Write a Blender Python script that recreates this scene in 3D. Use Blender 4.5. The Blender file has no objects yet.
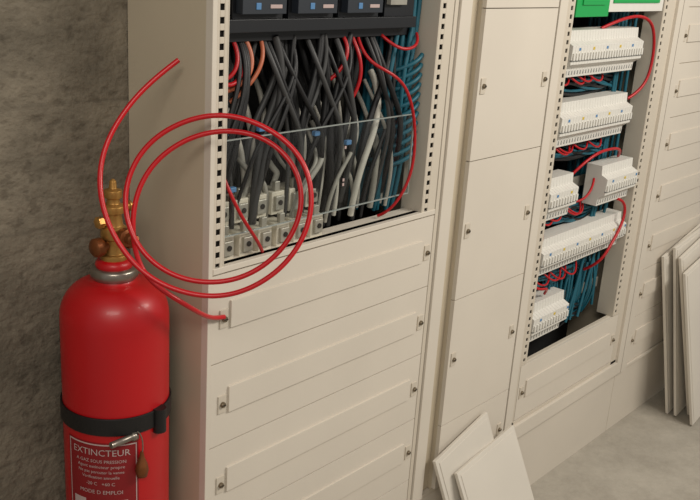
import bpy, math, random
from mathutils import Vector, Matrix
random.seed(7)
sc=bpy.context.scene
try:
    sc.view_settings.view_transform='Standard'
except Exception: pass

# ------------------------------------------------------------ materials
def mat(name,col,rough=0.5,metal=0.0,noise=0.0,nscale=20,bump=0.0,bscale=200,coat=0.0):
    m=bpy.data.materials.new(name); m.use_nodes=True
    nt=m.node_tree; b=nt.nodes['Principled BSDF']
    c=tuple((v/255.0)**2.2 for v in col)+(1,)
    b.inputs['Base Color'].default_value=c
    b.inputs['Roughness'].default_value=rough
    b.inputs['Metallic'].default_value=metal
    if coat: b.inputs['Coat Weight'].default_value=coat
    tc=nt.nodes.new('ShaderNodeTexCoord')
    if noise>0:
        n=nt.nodes.new('ShaderNodeTexNoise'); n.inputs['Scale'].default_value=nscale; n.inputs['Detail'].default_value=5
        nt.links.new(tc.outputs['Object'],n.inputs['Vector'])
        r=nt.nodes.new('ShaderNodeValToRGB')
        r.color_ramp.elements[0].position=0.3; r.color_ramp.elements[1].position=0.7
        r.color_ramp.elements[0].color=tuple(v*(1-noise) for v in c[:3])+(1,)
        r.color_ramp.elements[1].color=tuple(min(1,v*(1+noise)) for v in c[:3])+(1,)
        nt.links.new(n.outputs['Fac'],r.inputs['Fac']); nt.links.new(r.outputs['Color'],b.inputs['Base Color'])
    if bump>0:
        n2=nt.nodes.new('ShaderNodeTexNoise'); n2.inputs['Scale'].default_value=bscale
        nt.links.new(tc.outputs['Object'],n2.inputs['Vector'])
        bp=nt.nodes.new('ShaderNodeBump'); bp.inputs['Strength'].default_value=bump; bp.inputs['Distance'].default_value=0.002
        nt.links.new(n2.outputs['Fac'],bp.inputs['Height']); nt.links.new(bp.outputs['Normal'],b.inputs['Normal'])
    return m
CREAM=mat('cream_powder_coat',(210,201,187),0.52,noise=0.03,nscale=4,bump=0.08,bscale=600)
CREAM2=mat('cream_frame',(200,190,174),0.55,noise=0.03,nscale=4)
TAN=mat('beige_panel_and_recess_shade',(192,179,156),0.55,noise=0.04,nscale=3)
PALE=mat('pale_cover_panel',(212,205,193),0.55,noise=0.03,nscale=5)
DARK=mat('painted_cavity_shade',(30,29,28),0.8)  # back panels coloured near-black so the cavities look unlit
BLACKC=mat('black_cable',(24,24,26),0.5)
GREYD=mat('dark_grey_cable',(62,62,62),0.5)
BLACKP=mat('black_plastic',(26,28,32),0.4)
BRK=mat('breaker_slate',(40,45,52),0.45)
WHITEC=mat('grey_cable',(150,147,137),0.5,noise=0.2,nscale=30)
PALEC=mat('pale_cable',(190,186,174),0.5,noise=0.1,nscale=30)
TEAL=mat('teal_cable',(26,90,106),0.5)
REDC=mat('red_wire',(175,20,28),0.38)
COPP=mat('copper_wire',(180,100,70),0.4)
REDT=mat('red_tube',(192,22,32),0.33)
BLUE=mat('blue_label',(80,125,170),0.5)
YEL=mat('yellow_tag',(205,175,60),0.5)
MCB=mat('breaker_white',(216,213,205),0.45,noise=0.02,nscale=30)
MCBD=mat('breaker_grey',(125,125,122),0.5)
GREEN=mat('green_block',(30,155,78),0.4)
METAL=mat('zinc_metal',(180,176,164),0.38,0.6,noise=0.1,nscale=60)
TERM=mat('terminal_cream',(205,198,180),0.45,0.0,noise=0.12,nscale=50)
HOLE=mat('hole_dark',(40,36,32),0.8)
SCREW=mat('screw_metal',(130,118,100),0.35,0.8)
REDP=mat('extinguisher_red',(178,13,22),0.40,noise=0.05,nscale=6,coat=0.1)
REDL=mat('label_red',(130,20,26),0.55)
WHITE=mat('label_white',(182,160,156),0.6)
BRASS=mat('brass',(180,136,76),0.38,0.75,noise=0.2,nscale=50)
BRASSD=mat('brass_dark',(132,80,48),0.42,0.7,noise=0.2,nscale=50)
COLLAR=mat('collar_metal',(150,142,132),0.3,0.85)
RUB=mat('black_strap',(24,22,22),0.5)

# ------------------------------------------------------------ mesh builder
class MB:
    def __init__(s): s.v=[];s.f=[];s.m=[];s.mats=[];s.sm=[]
    def mi(s,m):
        if m not in s.mats: s.mats.append(m)
        return s.mats.index(m)
    def add(s,vs,fs,m,smooth=False):
        o=len(s.v); s.v+= [tuple(v) for v in vs]; k=s.mi(m)
        for f in fs: s.f.append([o+i for i in f]); s.m.append(k); s.sm.append(smooth)
    def box(s,x0,x1,y0,y1,z0,z1,m):
        vs=[(x0,y0,z0),(x1,y0,z0),(x1,y1,z0),(x0,y1,z0),(x0,y0,z1),(x1,y0,z1),(x1,y1,z1),(x0,y1,z1)]
        s.add(vs,[(0,3,2,1),(4,5,6,7),(0,1,5,4),(1,2,6,5),(2,3,7,6),(3,0,4,7)],m)
    def slab(s,o,a,b,n,m):
        o,a,b,n=map(Vector,(o,a,b,n))
        vs=[o,o+a,o+a+b,o+b,o+n,o+a+n,o+a+b+n,o+b+n]
        s.add(vs,[(0,3,2,1),(4,5,6,7),(0,1,5,4),(1,2,6,5),(2,3,7,6),(3,0,4,7)],m)
    def prof(s,x0,x1,yz,m):
        n=len(yz); vs=[(x0,y,z) for y,z in yz]+[(x1,y,z) for y,z in yz]
        fs=[tuple(range(n)),tuple(reversed(range(n,2*n)))]
        for i in range(n):
            j=(i+1)%n; fs.append((i,i+n,j+n,j))
        s.add(vs,fs,m)
    def lathe(s,c,pts,m,seg=48,axis='z',smooth=True):
        c=Vector(c); vs=[]
        for r,h in pts:
            for i in range(seg):
                a=2*math.pi*i/seg; p=(r*math.cos(a),r*math.sin(a),h)
                if axis=='y': p=(p[0],-p[2],p[1])
                if axis=='x': p=(p[2],p[0],p[1])
                vs.append(c+Vector(p))
        fs=[]
        for k in range(len(pts)-1):
            for i in range(seg):
                j=(i+1)%seg; fs.append((k*seg+i,k*seg+j,(k+1)*seg+j,(k+1)*seg+i))
        s.add(vs,fs,m,smooth)
        s.add(vs[:seg],[tuple(reversed(range(seg)))],m); s.add(vs[-seg:],[tuple(range(seg))],m)
    def obj(s,name,parent=None,bevel=0.0):
        me=bpy.data.meshes.new(name); me.from_pydata(s.v,[],s.f)
        for m in s.mats: me.materials.append(m)
        for p,k,q in zip(me.polygons,s.m,s.sm): p.material_index=k; p.use_smooth=q
        me.update(); o=bpy.data.objects.new(name,me); sc.collection.objects.link(o)
        import bmesh
        bm=bmesh.new(); bm.from_mesh(me); bmesh.ops.recalc_face_normals(bm,faces=bm.faces); bm.to_mesh(me); bm.free()
        if bevel:
            b=o.modifiers.new('bevel','BEVEL'); b.width=bevel; b.segments=2; b.limit_method='ANGLE'; b.angle_limit=math.radians(40)
        if parent: o.parent=parent
        return o
def empty(name):
    e=bpy.data.objects.new(name,None); sc.collection.objects.link(e); return e
def cables(name,paths,r,m,parent=None,fill=4,xr=None):
    cu=bpy.data.curves.new(name,'CURVE'); cu.dimensions='3D'; cu.bevel_depth=1.0; cu.bevel_resolution=fill; cu.resolution_u=8; cu.use_fill_caps=True
    for p in paths:
        rad=r
        if isinstance(p,tuple): p,rad=p
        sp=cu.splines.new('NURBS'); sp.points.add(len(p)-1); sp.order_u=4; sp.use_endpoint_u=True
        for q,v in zip(sp.points,p):
            x=v[0] if xr is None else min(max(v[0],xr[0]),xr[1])
            q.co=(x,v[1],v[2],1); q.radius=rad
    cu.materials.append(m)
    o=bpy.data.objects.new(name,cu); sc.collection.objects.link(o)
    if parent: o.parent=parent
    return o

# ------------------------------------------------------------ room
def concrete(name,c1,c2,boards,rough=0.85):
    m=bpy.data.materials.new(name); m.use_nodes=True; nt=m.node_tree; N=nt.nodes; L=nt.links; b=N['Principled BSDF']; b.inputs['Roughness'].default_value=rough
    tc=N.new('ShaderNodeTexCoord')
    n=N.new('ShaderNodeTexNoise'); n.inputs['Scale'].default_value=5.0; n.inputs['Detail'].default_value=14; n.inputs['Roughness'].default_value=0.76
    mp=N.new('ShaderNodeMapping'); mp.inputs['Scale'].default_value=(1,1,1.7 if boards else 1)
    L.new(tc.outputs['Object'],mp.inputs['Vector']); L.new(mp.outputs['Vector'],n.inputs['Vector'])
    r=N.new('ShaderNodeValToRGB'); f=lambda c:tuple((v/255)**2.2 for v in c)+(1,)
    r.color_ramp.elements[0].position=0.32; r.color_ramp.elements[1].position=0.7
    r.color_ramp.elements[0].color=f(c1); r.color_ramp.elements[1].color=f(c2)
    L.new(n.outputs['Fac'],r.inputs['Fac']); last=r.outputs['Color']
    n2=N.new('ShaderNodeTexNoise'); n2.inputs['Scale'].default_value=60; n2.inputs['Detail'].default_value=8
    L.new(tc.outputs['Object'],n2.inputs['Vector'])
    bp=N.new('ShaderNodeBump'); bp.inputs['Strength'].default_value=0.9 if boards else 0.4; bp.inputs['Distance'].default_value=0.006
    h=n2.outputs['Fac']
    if boards:
        sx=N.new('ShaderNodeSeparateXYZ'); L.new(tc.outputs['Object'],sx.inputs[0])
        nz=N.new('ShaderNodeTexNoise'); nz.inputs['Scale'].default_value=4; nz.inputs['Detail'].default_value=8; L.new(tc.outputs['Object'],nz.inputs['Vector'])
        ma=N.new('ShaderNodeMath'); ma.operation='MULTIPLY_ADD'; ma.inputs[1].default_value=0.022; L.new(nz.outputs['Fac'],ma.inputs[0]); L.new(sx.outputs[2],ma.inputs[2])
        md=N.new('ShaderNodeMath'); md.operation='PINGPONG'; md.inputs[1].default_value=0.115; L.new(ma.outputs[0],md.inputs[0])
        mr=N.new('ShaderNodeMapRange'); mr.inputs[1].default_value=0.0; mr.inputs[2].default_value=0.006; L.new(md.outputs[0],mr.inputs[0])
        # joints fade in and out along their length
        nf=N.new('ShaderNodeTexNoise'); nf.inputs['Scale'].default_value=7; L.new(tc.outputs['Object'],nf.inputs['Vector'])
        fr=N.new('ShaderNodeMapRange'); fr.inputs[1].default_value=0.35; fr.inputs[2].default_value=0.65; fr.inputs[3].default_value=0.15; fr.inputs[4].default_value=0.8; L.new(nf.outputs['Fac'],fr.inputs[0])
        rr=N.new('ShaderNodeValToRGB'); rr.color_ramp.elements[0].color=(0.6,0.59,0.58,1); rr.color_ramp.elements[1].color=(1,1,1,1)
        L.new(mr.outputs[0],rr.inputs['Fac'])
        mx=N.new('ShaderNodeMix'); mx.data_type='RGBA'; mx.blend_type='MULTIPLY'
        L.new(fr.outputs[0],mx.inputs[0])
        L.new(last,mx.inputs[6]); L.new(rr.outputs['Color'],mx.inputs[7]); last=mx.outputs[2]
        vo=N.new('ShaderNodeTexNoise'); vo.inputs['Scale'].default_value=36; vo.inputs['Detail'].default_value=5; L.new(mp.outputs['Vector'],vo.inputs['Vector'])
        pr=N.new('ShaderNodeValToRGB'); pr.color_ramp.elements[0].position=0.34; pr.color_ramp.elements[0].color=(0.6,0.58,0.56,1); pr.color_ramp.elements[1].position=0.44; pr.color_ramp.elements[1].color=(1,1,1,1)
        L.new(vo.outputs['Fac'],pr.inputs['Fac'])
        m2=N.new('ShaderNodeMix'); m2.data_type='RGBA'; m2.blend_type='MULTIPLY'; m2.inputs[0].default_value=0.7
        L.new(last,m2.inputs[6]); L.new(pr.outputs['Color'],m2.inputs[7]); last=m2.outputs[2]
        ad=N.new('ShaderNodeMath'); ad.operation='ADD'; L.new(n2.outputs['Fac'],ad.inputs[0]); L.new(vo.outputs['Fac'],ad.inputs[1]); h=ad.outputs[0]
    L.new(last,b.inputs['Base Color']); L.new(h,bp.inputs['Height']); L.new(bp.outputs['Normal'],b.inputs['Normal'])
    return m
WALL=concrete('board_formed_concrete',(94,87,75),(142,132,115),True)
FLOOR=concrete('floor_concrete',(152,145,133),(184,177,164),False)
b=MB(); b.box(-3,6,0.24,0.44,0,2.8,WALL); b.obj('wall_back')
b=MB(); b.box(-3,6,-4,0.44,-0.1,0,FLOOR)
b.obj('floor')

# ------------------------------------------------------------ cabinets
def screw(b,x,y,z,plate=True):
    if plate: b.box(x-0.010,x+0.010,y-0.003,y,z-0.019,z+0.019,CREAM2)
    b.lathe((x,y-0.003,z),[(0.0060,0),(0.0060,0.004),(0.0045,0.006)],SCREW,16,'y')
    b.box(x-0.005,x+0.005,y-0.0095,y-0.0088,z-0.001,z+0.001,HOLE)
def holes_rail(b,x0,xa,xb,x1,y0,y1,z0,z1,pitch=0.0225,hs=0.011):
    b.box(x0,xa,y0,y1,z0,z1,CREAM2); b.box(xb,x1,y0,y1,z0,z1,CREAM2)
    z=z0
    while z<z1:
        b.box(xa,xb,y0,y1,z,min(z+pitch-hs,z1),CREAM2); z+=pitch
    b.box(x0,x1,y1+0.004,y1+0.006,z0,z1,HOLE)
TOP=2.05
def plate(b,x0,x1,zc,h=0.184,sx0=None,sx1=None,y=-0.004):
    b.box(x0,x1,y,0.006,zc-h/2+0.0012,zc+h/2-0.0012,CREAM)
    b.box(sx0,sx1,y-0.005,y,zc-0.022,zc+0.034,CREAM)

# --- first cabinet
c1=empty('electrical_cabinet')
b=MB()
b.box(0,0.008,0.0125,0.238,0.25,TOP,TAN)
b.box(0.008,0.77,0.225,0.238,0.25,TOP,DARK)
b.box(0.76,0.768,0.0,0.225,0.25,TOP,TAN)
b.box(0.008,0.76,0.0,0.225,TOP-0.01,TOP,TAN)
b.box(0.008,0.76,0.01,0.225,0.25,0.26,TAN)
b.obj('housing',c1,0.0008)
b=MB()
b.box(-0.0005,0.010,-0.006,0.0125,0.25,TOP,CREAM)
b.box(0.708,0.722,-0.004,0.02,0.25,TOP,CREAM2)
b.box(0.724,0.768,-0.010,0.02,0.25,TOP,CREAM)
holes_rail(b,0.010,0.0185,0.0290,0.037,-0.003,0.0,1.07,TOP)
holes_rail(b,0.656,0.664,0.676,0.706,-0.003,0.0,1.07,TOP)
b.box(0.037,0.040,-0.003,0.06,1.07,TOP,CREAM2)
b.box(0.653,0.656,-0.003,0.06,1.07,TOP,CREAM2)
b.box(0.010,0.706,0.006,0.02,0.25,1.084,CREAM2)
b.box(0.012,0.706,-0.005,0.05,1.072,1.084,CREAM)
b.obj('front_frame',c1,0.0012)
b=MB()
for zc in (0.978,0.794,0.610,0.426):
    plate(b,0.011,0.705,zc,0.184,0.056,0.664)
    screw(b,0.040,-0.004,zc); screw(b,0.686,-0.004,zc)
b.box(0.011,0.705,-0.004,0.006,0.262,0.333,CREAM)
b.obj('blanking_plates',c1,0.0012)
# breakers
b=MB()
b.box(0.05,0.65,0.10,0.12,1.50,1.95,BLACKP)
b.box(0.055,0.60,0.02,0.10,1.512,1.535,BLACKP)
for i,x in enumerate((0.075,0.215,0.355)):
    b.box(x,x+0.125,0.03,0.10,1.535,1.72,BLACKP)
    b.box(x+0.008,x+0.117,0.012,0.03,1.545,1.70,BRK)
    b.box(x+0.03,x+0.095,0.004,0.012,1.60,1.67,BLACKP)
    b.box(x+0.04,x+0.052,0.0105,0.012,1.553,1.565,BLUE)
    b.box(x+0.075,x+0.105,0.0105,0.012,1.555,1.562,WHITE)
b.box(0.50,0.60,0.03,0.10,1.535,1.70,BLACKP); b.box(0.505,0.56,0.018,0.03,1.56,1.7,WHITEC)
b.box(0.055,0.62,0.05,0.10,1.492,1.512,BLACKP)
b.obj('circuit_breakers',c1,0.002)
blk=[];dgr=[];wht=[];pal=[]
for i in range(50):
    x=random.uniform(0.06,0.60); y=random.uniform(0.05,0.18); x2=x+random.uniform(-0.15,0.11); y2=max(0.05,y+random.uniform(-0.04,0.03))
    xm=(x+x2)/2+random.uniform(-0.09,0.09)
    (blk if i%3 else dgr).append(([(x,y,1.5),(x+random.uniform(-.03,.03),y-0.01,1.43),(xm,(y+y2)/2-0.015,1.31),(x2,y2,1.2),(x2,y2+0.01,1.085)],random.uniform(0.004,0.009)))
for i in range(16):
    x=random.uniform(0.10,0.55); s=random.choice((-1,1))*random.uniform(0.04,0.12)
    (blk if i%4 else dgr).append(([(x,0.06,1.49),(x,0.030,1.45),(x+s*.5,0.025,1.36),(x+s,0.025,1.30),(x+s*1.1,0.05,1.20),(x+s*1.2,0.07,1.13)],random.uniform(0.004,0.0065)))
for i in range(26):
    x=0.07+0.020*i+random.uniform(-0.025,0.025); y=random.uniform(0.035,0.12); x2=x+random.uniform(-0.10,0.07)
    zt=random.uniform(1.27,1.44)
    (wht if i%3 else pal).append(([(x,y+0.05,zt),(x,y,zt-0.06),((x+x2)/2+random.uniform(-.05,.05),y,1.23),(x2,y,1.17),(x2,y+0.01,1.10)],random.uniform(0.003,0.0075)))
XR=(0.055,0.64)
cables('black_cables',blk,0.006,BLACKC,c1,4,XR)
cables('dark_grey_cables',dgr,0.006,GREYD,c1,4,XR)
cables('grey_cables',wht,0.005,WHITEC,c1,4,XR)
cables('pale_cables',pal,0.005,PALEC,c1,4,XR)
teal=[]
for i in range(20):
    x=0.565+0.0045*i; y=0.03+0.10*random.random(); w=random.uniform(-0.02,0.02)
    teal.append(([(x,y,1.62),(x,y,1.5),(x-0.02+w,y-0.01,1.42),(x-0.01+w,y,1.3),(x-0.03-w,y,1.2),(x-0.02,y+0.02,1.085)],0.0055))
for i in range(11):
    z=1.20+0.022*i
    teal.append(([(0.645,0.03,z+0.03),(0.62,0.02,z+0.015),(0.59,0.03,z),(0.57,0.10,z-0.02)],0.005))
cables('teal_cables',teal,0.005,TEAL,c1,4,(0.055,0.645))
rw=[([(0.05,0.06,1.5),(0.06,0.03,1.46),(0.045,0.03,1.43),(0.07,0.03,1.41),(0.12,0.04,1.43),(0.14,0.06,1.5)],0.0042),
    ([(0.10,0.06,1.5),(0.11,0.03,1.455),(0.08,0.03,1.42),(0.05,0.05,1.425)],0.004),
    ([(0.40,0.06,1.5),(0.41,0.03,1.47),(0.39,0.03,1.43),(0.36,0.06,1.40)],0.004),
    ([(0.43,0.06,1.5),(0.43,0.03,1.46),(0.45,0.02,1.42),(0.42,0.04,1.36)],0.004),
    ([(0.52,0.06,1.5),(0.53,0.02,1.47),(0.58,0.01,1.46),(0.62,0.02,1.48),(0.64,0.05,1.5)],0.0035),
    ([(0.45,0.06,1.5),(0.44,0.03,1.45),(0.47,-0.01,1.43),(0.53,-0.02,1.40),(0.57,-0.02,1.33),(0.585,-0.02,1.25),(0.575,-0.02,1.17),(0.54,0.0,1.105),(0.53,0.03,1.09)],0.0035),
    ([(0.05,0.03,1.27),(0.05,0.0,1.23),(0.075,-0.01,1.17),(0.12,-0.01,1.12),(0.15,0.01,1.088)],0.0035)]
cables('red_wires',rw,0.004,REDC,c1)
cables('copper_wires',[([(0.13,0.06,1.5),(0.15,0.03,1.45),(0.12,0.03,1.41),(0.06,0.05,1.40)],0.0045),([(0.17,0.06,1.5),(0.17,0.03,1.46),(0.14,0.03,1.42),(0.10,0.06,1.38)],0.004)],0.004,COPP,c1)
b=MB()
for r_ in range(2):
    for i in range(6):
        x=0.05+i*0.050+0.012*r_; z=1.105+0.058*r_; y=0.022+0.03*r_
        b.box(x,x+0.036,y,y+0.05,z-0.022,z+0.026,TERM)
        b.box(x+0.006,x+0.030,y-0.007,y,z-0.012,z+0.018,METAL)
        b.lathe((x+0.018,y-0.007,z+0.004),[(0.0055,0),(0.0055,0.002)],HOLE,14,'y')
        b.box(x+0.012,x+0.026,y+0.004,y+0.014,z+0.026,z+0.046,METAL)
b.box(0.045,0.36,0.08,0.1,1.086,1.10,METAL)
for (x,z) in ((0.052,1.325),(0.145,1.325),(0.30,1.30),(0.40,1.27),(0.075,1.215)):
    b.box(x,x+0.016,0.024,0.034,z,z+0.01,BLUE)
b.obj('terminals',c1,0.0015)
# transparent cover
gm=bpy.data.materials.new('acrylic'); gm.use_nodes=True; nt=gm.node_tree; nt.nodes.clear()
o_=nt.nodes.new('ShaderNodeOutputMaterial'); mx=nt.nodes.new('ShaderNodeMixShader'); tr=nt.nodes.new('ShaderNodeBsdfTransparent'); gl=nt.nodes.new('ShaderNodeBsdfGlossy'); gl.inputs['Roughness'].default_value=0.12
tr.inputs['Color'].default_value=(0.97,0.98,0.98,1); mx.inputs[0].default_value=0.035
nt.links.new(tr.outputs[0],mx.inputs[1]); nt.links.new(gl.outputs[0],mx.inputs[2]); nt.links.new(mx.outputs[0],o_.inputs[0])
b=MB(); b.box(0.041,0.60,0.004,0.006,1.14,1.322,gm)
EDGE=mat('acrylic_edge',(150,156,152),0.3)
b.box(0.041,0.60,0.003,0.007,1.322,1.324,EDGE); b.box(0.041,0.60,0.003,0.007,1.138,1.14,EDGE); b.box(0.60,0.602,0.003,0.007,1.138,1.324,EDGE)
for z in (1.19,1.20,1.27):
    b.box(0.37,0.375,0.0025,0.004,z,z+0.006,WHITE)
b.obj('acrylic_shield',c1)

# --- middle duct
c2=empty('electrical_cabinet')
b=MB()
b.box(0.770,0.822,0.012,0.238,0.25,TOP,TAN)  # recess strip: shade of the return painted as darker tan
b.box(0.822,1.163,0.0,0.238,0.25,TOP,TAN)
b.obj('housing',c2,0.002)
b=MB()
for (za,zb) in ((0.255,0.4525),(0.4525,0.8195),(0.8195,1.187),(1.187,1.554),(1.554,1.921)):
    b.box(0.822,1.160,-0.012,-0.0,za+0.0012,zb-0.0012,CREAM)
for zs in (1.73,1.372,1.006,0.648,0.33):
    screw(b,0.842,-0.012,zs); screw(b,1.130,-0.012,zs)
b.obj('door_panels',c2,0.0015)

# --- second cabinet
c3=empty('electrical_cabinet')
b=MB()
b.box(1.165,1.172,0.0,0.238,0.25,TOP,TAN); b.box(1.955,1.962,0.0,0.238,0.25,TOP,TAN)
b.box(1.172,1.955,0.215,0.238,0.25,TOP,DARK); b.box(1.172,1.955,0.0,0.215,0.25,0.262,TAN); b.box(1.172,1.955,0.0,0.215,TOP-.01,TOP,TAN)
b.obj('housing',c3,0.002)
b=MB()
b.box(1.165,1.205,-0.014,0.0,0.25,TOP,CREAM); b.box(1.925,1.962,-0.014,0.0,0.25,TOP,CREAM)
b.box(1.205,1.232,-0.004,0.0,0.25,TOP,CREAM2); b.box(1.885,1.925,-0.004,0.0,0.25,TOP,CREAM2)
holes_rail(b,1.232,1.242,1.254,1.262,-0.004,0.0,0.50,TOP)
holes_rail(b,1.843,1.852,1.864,1.885,-0.004,0.0,0.50,TOP)
b.box(1.205,1.925,-0.014,0.0,0.25,0.30,CREAM); b.box(1.232,1.885,0.006,0.02,0.30,0.50,CREAM2)
b.box(1.205,1.925,-0.004,0.0,0.30,0.312,CREAM2)
b.box(1.262,1.265,-0.003,0.06,0.5,TOP,CREAM2); b.box(1.840,1.843,-0.003,0.06,0.5,TOP,CREAM2)
b.obj('front_frame',c3,0.0012)
b=MB()
plate(b,1.234,1.884,0.407,0.186,1.275,1.83); screw(b,1.252,-0.004,0.407); screw(b,1.865,-0.004,0.407)
b.obj('blanking_plates',c3,0.0012)
def mcb_row(b,x0,x1,zc,yb=0.07,mw=0.0165,h=0.065):
    x=x0;k=0
    P=[(0,-h),(-0.050,-h),(-0.052,-h*0.62),(-0.074,-h*0.40),(-0.076,h*0.40),(-0.054,h*0.56),(-0.052,h),(0,h)]
    while x+mw<=x1+1e-6:
        b.prof(x+0.0004,x+mw-0.0004,[(yb+y,zc+z) for y,z in P],MCB)
        b.box(x+mw*.25,x+mw*.75,yb-0.080,yb-0.075,zc-0.014,zc+0.006,MCB)
        b.box(x+mw*.30,x+mw*.70,yb-0.0525,yb-0.05,zc+h*.68,zc+h*.88,MCBD)
        b.box(x+mw*.30,x+mw*.70,yb-0.0515,yb-0.05,zc-h*.90,zc-h*.70,MCBD)
        if k%5==2: b.box(x+mw*.2,x+mw*.8,yb-0.0768,yb-0.075,zc+0.012,zc+0.020,YEL if k%2 else BLUE)
        x+=mw;k+=1
    b.box(x0-0.0,x,yb-0.001,yb+0.001,zc-h,zc+h,MCBD)
    b.box(x0,x,yb-0.0768,yb-0.07,zc-0.017,zc-0.013,MCBD)
b=MB()
for zc in (1.62,1.425,1.225,1.01,0.825,0.612):
    b.box(1.268,1.838,0.072,0.078,zc-0.0175,zc+0.0175,METAL)
mcb_row(b,1.280,1.735,1.425); mcb_row(b,1.275,1.735,1.225)
mcb_row(b,1.270,1.44,1.005); mcb_row(b,1.58,1.80,1.01,0.05)
mcb_row(b,1.275,1.835,0.825,h=0.058); mcb_row(b,1.272,1.50,0.615)
b.box(1.27,1.46,-0.005,0.07,1.528,1.66,GREEN); b.box(1.30,1.43,-0.009,-0.005,1.56,1.64,GREEN)
b.box(1.47,1.835,0.0,0.07,1.540,1.66,MCB); b.box(1.49,1.80,-0.004,0.0,1.565,1.60,GREEN)
b.obj('modular_breakers',c3,0.0008)
tl=[];bl=[];rd=[]
for i in range(34):
    x=random.uniform(1.68,1.835); y=random.uniform(0.05,0.17)
    tl.append(([(x,y,1.66),(x+random.uniform(-.03,.01),y,1.4),(x+random.uniform(-.02,.02),y,1.1),(x-0.02,y,0.8),(x-random.uniform(0,.12),y,0.53)],0.0052))
for zc in (1.325,1.12,0.915,0.72,0.55):
    for i in range(18):
        x=random.uniform(1.29,1.6); z=zc+random.uniform(-.03,.03)
        (tl if i%3 else bl).append(([(x,0.09,z+0.03),(x+0.05,0.04,z),(x+0.15,0.06,z-0.01+random.uniform(-.02,.02)),(1.75,0.09,z)],0.0045))
for i in range(26):
    x=random.uniform(1.45,1.82); tl.append(([(x,0.05+random.random()*.05,0.72),(x-0.03,0.05,0.65),(x+0.02,0.06,0.58),(x,0.1,0.50)],0.0048))
for j,(zc) in enumerate((1.335,1.13,0.92,0.72)):
    for i in range(4):
        x=1.3+0.07*i+random.uniform(-.03,.04); rd.append(([(x,0.05,zc+0.03),(x+0.01,0.015,zc),(x+0.08,0.02,zc-0.015+random.uniform(-.01,.01)),(x+0.12,0.06,zc+0.03)],0.003))
rd+=[([(1.50,0.03,1.49),(1.6,0.0,1.53),(1.74,-0.005,1.53),(1.80,-0.005,1.47),(1.82,-0.005,1.38),(1.79,-0.005,1.30),(1.73,0.02,1.27)],0.0048),
     ([(1.45,0.03,1.06),(1.5,0.0,1.12),(1.6,-0.005,1.13),(1.70,-0.005,1.12),(1.75,0.03,1.08)],0.0046),
     ([(1.44,0.03,0.98),(1.50,0.0,0.96),(1.54,0.0,1.0),(1.58,0.02,1.03)],0.0038),
     ([(1.73,0.0,0.945),(1.79,-0.01,0.93),(1.77,-0.015,0.85),(1.70,-0.015,0.80),(1.66,-0.01,0.74),(1.67,0.05,0.70)],0.0048),
     ([(1.28,0.03,0.96),(1.27,0.0,0.92),(1.30,0.02,0.88)],0.0038),([(1.28,0.03,0.75),(1.30,0.0,0.71),(1.36,0.0,0.74),(1.38,0.03,0.69)],0.0042)]
XR2=(1.268,1.833)
cables('teal_wires',tl,0.005,TEAL,c3,2,XR2); cables('black_wires',bl,0.004,BLACKC,c3,2,XR2); cables('red_wires',rd,0.004,REDC,c3,3,XR2)

# --- third cabinet at the right
c4=empty('electrical_cabinet')
b=MB(); b.box(1.966,2.72,0.0,0.238,0.25,TOP,TAN); b.obj('housing',c4,0.002)
b=MB()
b.box(1.966,2.01,-0.014,0.0,0.25,TOP,CREAM); b.box(2.68,2.72,-0.014,0.0,0.25,TOP,CREAM); b.box(2.01,2.68,-0.010,0.0,0.25,0.262,CREAM)
zc=0.426-0.07
while zc<1.95:
    plate(b,2.012,2.678,zc,0.184,2.06,2.63); screw(b,2.035,-0.004,zc); screw(b,2.655,-0.004,zc); zc+=0.184
b.obj('blanking_plates',c4,0.0012)
b=MB(); b.box(0.0,2.74,0.004,0.236,0.0,0.249,CREAM)
b.box(0.0,2.74,0.0,0.004,0.236,0.249,CREAM2)
for x in (0.77,1.962): b.box(x-0.0007,x+0.0007,0.003,0.004,0,0.236,CREAM2)
b.obj('cabinet_plinth',None,0.002)

# --- leaning cover panels
def leaning(tl,w,h,t=0.011):
    tl,w,h=Vector(tl),Vector(w),Vector(h)
    h=h-w*(h.dot(w)/w.dot(w))
    n=w.cross(h).normalized()
    if n.y<0: n=-n
    b=MB(); b.slab(tl,w,h,n*-t,PALE)
    wu=w.normalized(); hu=h.normalized()
    b.slab(tl+wu*0.012+hu*0.012+n*-t,w-wu*0.024,h-hu*0.024,n*-0.002,PALE)
    b.obj('cover_panel',None,0.0015)
leaning((0.775,-0.026,0.372),(0.245,0.004,0.060),(0.09,-0.080,-0.35))
leaning((0.835,-0.060,0.325),(0.300,0.012,0.032),(0.045,-0.120,-0.31))
leaning((2.14,-0.02,0.665),(0.34,0.0,0.07),(0.15,-0.075,-0.66))
leaning((2.17,-0.045,0.70),(0.34,0.0,0.05),(0.11,-0.085,-0.69))
leaning((2.16,-0.075,0.67),(0.34,0.0,0.08),(0.15,-0.090,-0.66))
leaning((2.12,-0.115,0.63),(0.34,0.0,0.07),(0.14,-0.090,-0.62))

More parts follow.
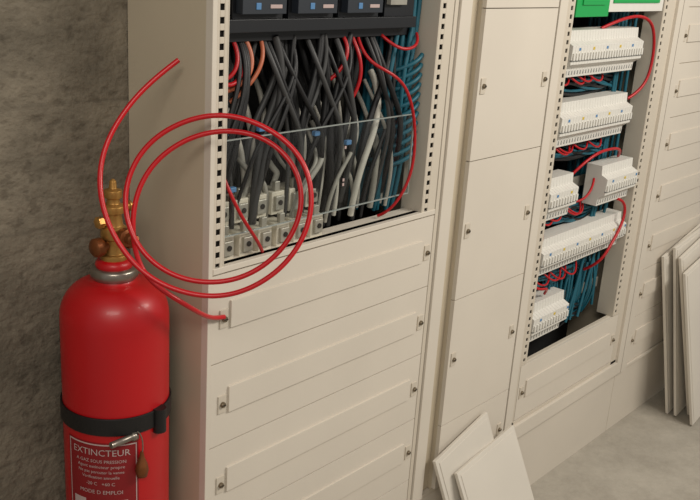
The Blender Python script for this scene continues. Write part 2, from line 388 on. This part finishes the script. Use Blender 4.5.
# ------------------------------------------------------------ fire extinguisher
EX,EY=-0.14,0.09
fe=empty('fire_extinguisher')
R_=0.098
b=MB(); pts=[(0.05,0.372),(0.085,0.375),(R_-0.002,0.395),(R_,0.42)]
pts+=[(R_,1.005)]
for i in range(1,11):
    a=math.pi/2*i/10; pts.append((0.040+(R_-0.040)*math.cos(a),1.005+0.068*math.sin(a)))
pts+=[(0.038,1.080)]
b.lathe((EX,EY,0),pts,REDP,64); b.obj('cylinder_body',fe)
b=MB(); b.lathe((EX,EY,0),[(0.040,1.078),(0.0425,1.082),(0.0425,1.094),(0.040,1.098),(0.030,1.099)],COLLAR,40)
b.lathe((EX,EY,0),[(0.032,1.098),(0.034,1.104),(0.030,1.112),(0.02,1.114)],REDP,32)
b.obj('neck_ring',fe)
b=MB()
b.lathe((EX,EY,0),[(0.024,1.112),(0.024,1.122),(0.018,1.124),(0.018,1.150),(0.023,1.153),(0.023,1.172),(0.017,1.176),(0.014,1.198),(0.021,1.200),(0.021,1.212),(0.012,1.216),(0.011,1.225),(0.016,1.227),(0.016,1.240),(0.007,1.243),(0.006,1.256),(0.002,1.260)],BRASS,24)
b.lathe((EX,EY,1.162),[(0.011,0.0),(0.011,0.028),(0.016,0.029),(0.016,0.043),(0.010,0.044),(0.010,0.056),(0.003,0.06)],BRASSD,20,'y')
b.lathe((EX,EY,1.140),[(0.010,0.0),(0.010,0.025),(0.0145,0.026),(0.0145,0.040),(0.008,0.042),(0.008,0.05),(0.002,0.052)],BRASSD,6,'x',False)
b.lathe((EX,EY,1.140),[(0.010,0.0),(0.010,-0.025),(0.017,-0.026),(0.017,-0.040),(0.012,-0.044),(0.002,-0.045)],BRASSD,20,'x')
b.lathe((EX,EY,1.185),[(0.008,0.0),(0.008,-0.022),(0.011,-0.023),(0.011,-0.034),(0.004,-0.036)],BRASS,6,'x',False)
b.lathe((EX,EY,1.206),[(0.007,0),(0.007,0.03),(0.01,0.031),(0.01,0.036),(0.003,0.037)],BRASS,20,'x')
b.obj('valve',fe,0.0006)
def arc(b,a0,a1,r0,r1,z0,z1,m,n=40):
    vs=[];fs=[]
    for i in range(n+1):
        a=math.radians(a0+(a1-a0)*i/n); c,s_=math.cos(a),math.sin(a)
        vs+=[(EX+r0*c,EY+r0*s_,z0),(EX+r1*c,EY+r1*s_,z0),(EX+r1*c,EY+r1*s_,z1),(EX+r0*c,EY+r0*s_,z1)]
    for i in range(n):
        o=4*i
        for k in range(4): fs.append((o+k,o+(k+1)%4,o+4+(k+1)%4,o+4+k))
    fs+=[(3,2,1,0),(4*n,4*n+1,4*n+2,4*n+3)]
    b.add(vs,fs,m,False)
AC=222
b=MB(); arc(b,AC-46,AC+36,R_,R_+0.0006,0.46,0.792,REDL)
for (z0,z1) in ((0.7865,0.789),(0.463,0.466)): arc(b,AC-44,AC+34,R_,R_+0.0009,z0,z1,WHITE)
arc(b,AC-44,AC-43,R_,R_+0.0009,0.463,0.789,WHITE,2); arc(b,AC+33,AC+34,R_,R_+0.0009,0.463,0.789,WHITE,2)
arc(b,AC-38,AC-22,R_,R_+0.0009,0.650,0.672,WHITE,10); arc(b,AC+8,AC+24,R_,R_+0.0009,0.650,0.672,WHITE,10)
b.obj('label',fe)
def wrap_text(s,size,zc,ang):
    cu=bpy.data.curves.new('t','FONT'); cu.body=s; cu.size=size; cu.align_x='CENTER'; cu.resolution_u=2
    o=bpy.data.objects.new('t',cu); sc.collection.objects.link(o)
    bpy.context.view_layer.update()
    dg=bpy.context.evaluated_depsgraph_get(); me=bpy.data.meshes.new_from_object(o.evaluated_get(dg))
    bpy.data.objects.remove(o)
    for v in me.vertices:
        a=math.radians(ang)+v.co.x/R_; r=R_+0.0014; z=zc+v.co.y
        v.co=(EX+r*math.cos(a),EY+r*math.sin(a),z)
    me.materials.clear(); me.materials.append(WHITE)
    q=bpy.data.objects.new('label_text',me); sc.collection.objects.link(q); q.parent=fe
for s,si,z in (("EXTINCTEUR",0.0185,0.766),("A GAZ SOUS PRESSION",0.0092,0.751),("Agent extincteur propre",0.009,0.740),("Ne pas percuter la vanne",0.0086,0.729),("Verification annuelle",0.0086,0.718),("-20 C   +60 C",0.0095,0.704),("MODE D EMPLOI",0.011,0.686)):
    wrap_text(s,si,z,AC-5)
b=MB()
arc(b,0,360,R_,R_+0.004,0.808,0.842,RUB,72)
b.box(EX-0.02,EX+0.02,EY+R_,0.24,0.80,0.85,RUB)
b.box(EX-0.025,EX+0.025,0.232,0.24,0.55,0.95,RUB)
b.box(EX+R_+0.002,EX+R_+0.012,EY-0.02,0.24,0.60,0.90,RUB)
ca=math.radians(AC+62); cx,cy=EX+(R_+0.004)*math.cos(ca),EY+(R_+0.004)*math.sin(ca)
b.lathe((cx,cy,0.82),[(0.013,-0.024),(0.013,0.024)],RUB,16,'z')
b.obj('strap_bracket',fe,0.001)
b=MB()
ca=math.radians(AC+20); cx,cy=EX+(R_+0.010)*math.cos(ca),EY+(R_+0.010)*math.sin(ca)
b.lathe((cx-0.01,cy,0.803),[(0.006,-0.018),(0.006,0.026),(0.009,0.027),(0.009,0.036),(0.004,0.037)],COLLAR,14,'x')
b.obj('strap_bolt',fe)
ca=math.radians(AC+38); cx,cy=EX+(R_+0.007)*math.cos(ca),EY+(R_+0.007)*math.sin(ca)
b=MB(); b.lathe((cx,cy,0.738),[(0.002,-0.022),(0.010,-0.018),(0.0125,-0.005),(0.010,0.008),(0.005,0.02),(0.003,0.032)],BRASSD,20)
b.obj('lead_seal',fe)
cables('seal_wire',[[(cx,cy,0.765),(cx+0.004,cy-0.003,0.785),(cx,cy,0.81),(cx-0.01,cy,0.815)]],0.0012,COLLAR,fe)
# floor stand under the cylinder
b=MB()
b.lathe((EX,EY,0),[(R_+0.006,0.355),(R_+0.006,0.371),(R_-0.01,0.372)],RUB,40)
for sx in (-1,1):
    for sy in (-1,1):
        b.box(EX+sx*0.06-0.01,EX+sx*0.06+0.01,EY+sy*0.06-0.01,EY+sy*0.06+0.01,0.0,0.356,RUB)
b.box(EX-0.09,EX+0.09,EY-0.09,EY+0.09,0.0,0.012,RUB)
b.obj('extinguisher_stand',None,0.001)

# ------------------------------------------------------------ coiled red tube
e1=Vector((0.66334,-0.74554,0.0644)); e2=Vector((0.19445,0.25483,0.94723)); e3=Vector((0.7226,0.6158,-0.314))
O=Vector((-0.039,-0.086,1.237))
pth=[(-7.9,25.0,2),(-13.1,21,1),(-17.5,15.7,0),(-20.5,9.6,-1),(-21.2,3.5,-2),(-19.8,-2.6,-3),(-17,-7.9,-3),(-13.1,-12.2,-2.5),(-7.9,-14.9,-2),(-1.7,-16.1,-1),(4.4,-14.9,-1),(10.5,-11,-1),(14.5,-5.2,-1),(15.7,.9,-1),(14.5,7,-1),(10.5,11.7,-1),(4.4,14.9,-1),(-1.7,15.7,-1),(-7.9,14,-.8),(-13.1,10.5,-.7),(-16.3,5.2,-.7),(-17,-.9,-1),(-14.9,-7,-1),(-10.5,-11.4,-1),(-4.4,-13.6,-.5),(2.6,-13.1,0),(8.7,-9.6,0),(12.8,-4,0),(13.8,1.7,0),(12.4,7,0),(7.9,11.4,0),(1.7,13.1,0),(-5.2,12.1,0),(-11.4,8.2,0),(-14.9,2.6,0),(-15.7,-3.5,0),(-15.2,-8.7,1),(-13.1,-13.1,2)]
P3=[]
for a,c_,d in pth:
    k=1+d*0.01/1.58
    P3.append(O+e1*(a*.0100*k)+e2*(c_*.0100*k)+e3*(d*0.01))
P3+=[Vector((-0.105,-0.055,1.065)),Vector((-0.05,-0.04,1.025)),Vector((-0.01,-0.022,0.998)),Vector((0.02,-0.012,0.987)),Vector((0.037,-0.010,0.984))]
cables('red_tubing',[P3],0.0045,REDT,None,6)

# ------------------------------------------------------------ lights
w=bpy.data.worlds.new('world'); sc.world=w; w.use_nodes=True
w.node_tree.nodes['Background'].inputs[0].default_value=(0.97,0.93,0.86,1); w.node_tree.nodes['Background'].inputs[1].default_value=0.32
def area(n,loc,tgt,sx,sy,p,col=(1,.94,.85)):
    l=bpy.data.lights.new(n,'AREA'); l.shape='RECTANGLE'; l.size=sx; l.size_y=sy; l.energy=p; l.color=col
    o=bpy.data.objects.new(n,l); sc.collection.objects.link(o); o.location=loc
    o.rotation_euler=(Vector(tgt)-Vector(loc)).to_track_quat('-Z','Y').to_euler()
area('ceiling_tube_light',(1.6,-1.9,2.6),(1.2,0,0.7),1.4,0.5,51)
area('added_left_fill',(-1.5,-1.6,2.6),(-0.2,0,0.8),1.2,0.5,23)  # extra fill from the left, added to brighten the side panel

# ------------------------------------------------------------ camera
cd=bpy.data.cameras.new('camera'); cam=bpy.data.objects.new('camera',cd); sc.collection.objects.link(cam)
Rm=Matrix(((0.66334,0.19445,-0.72261),(-0.74554,0.25483,-0.61581),(0.0644,0.94723,0.31402)))
cam.matrix_world=Matrix.Translation((-1.0535,-1.2435,1.6749))@Rm.to_4x4()
cd.sensor_width=36; cd.lens=36*921.6/700; cd.clip_start=0.05
sc.camera=cam
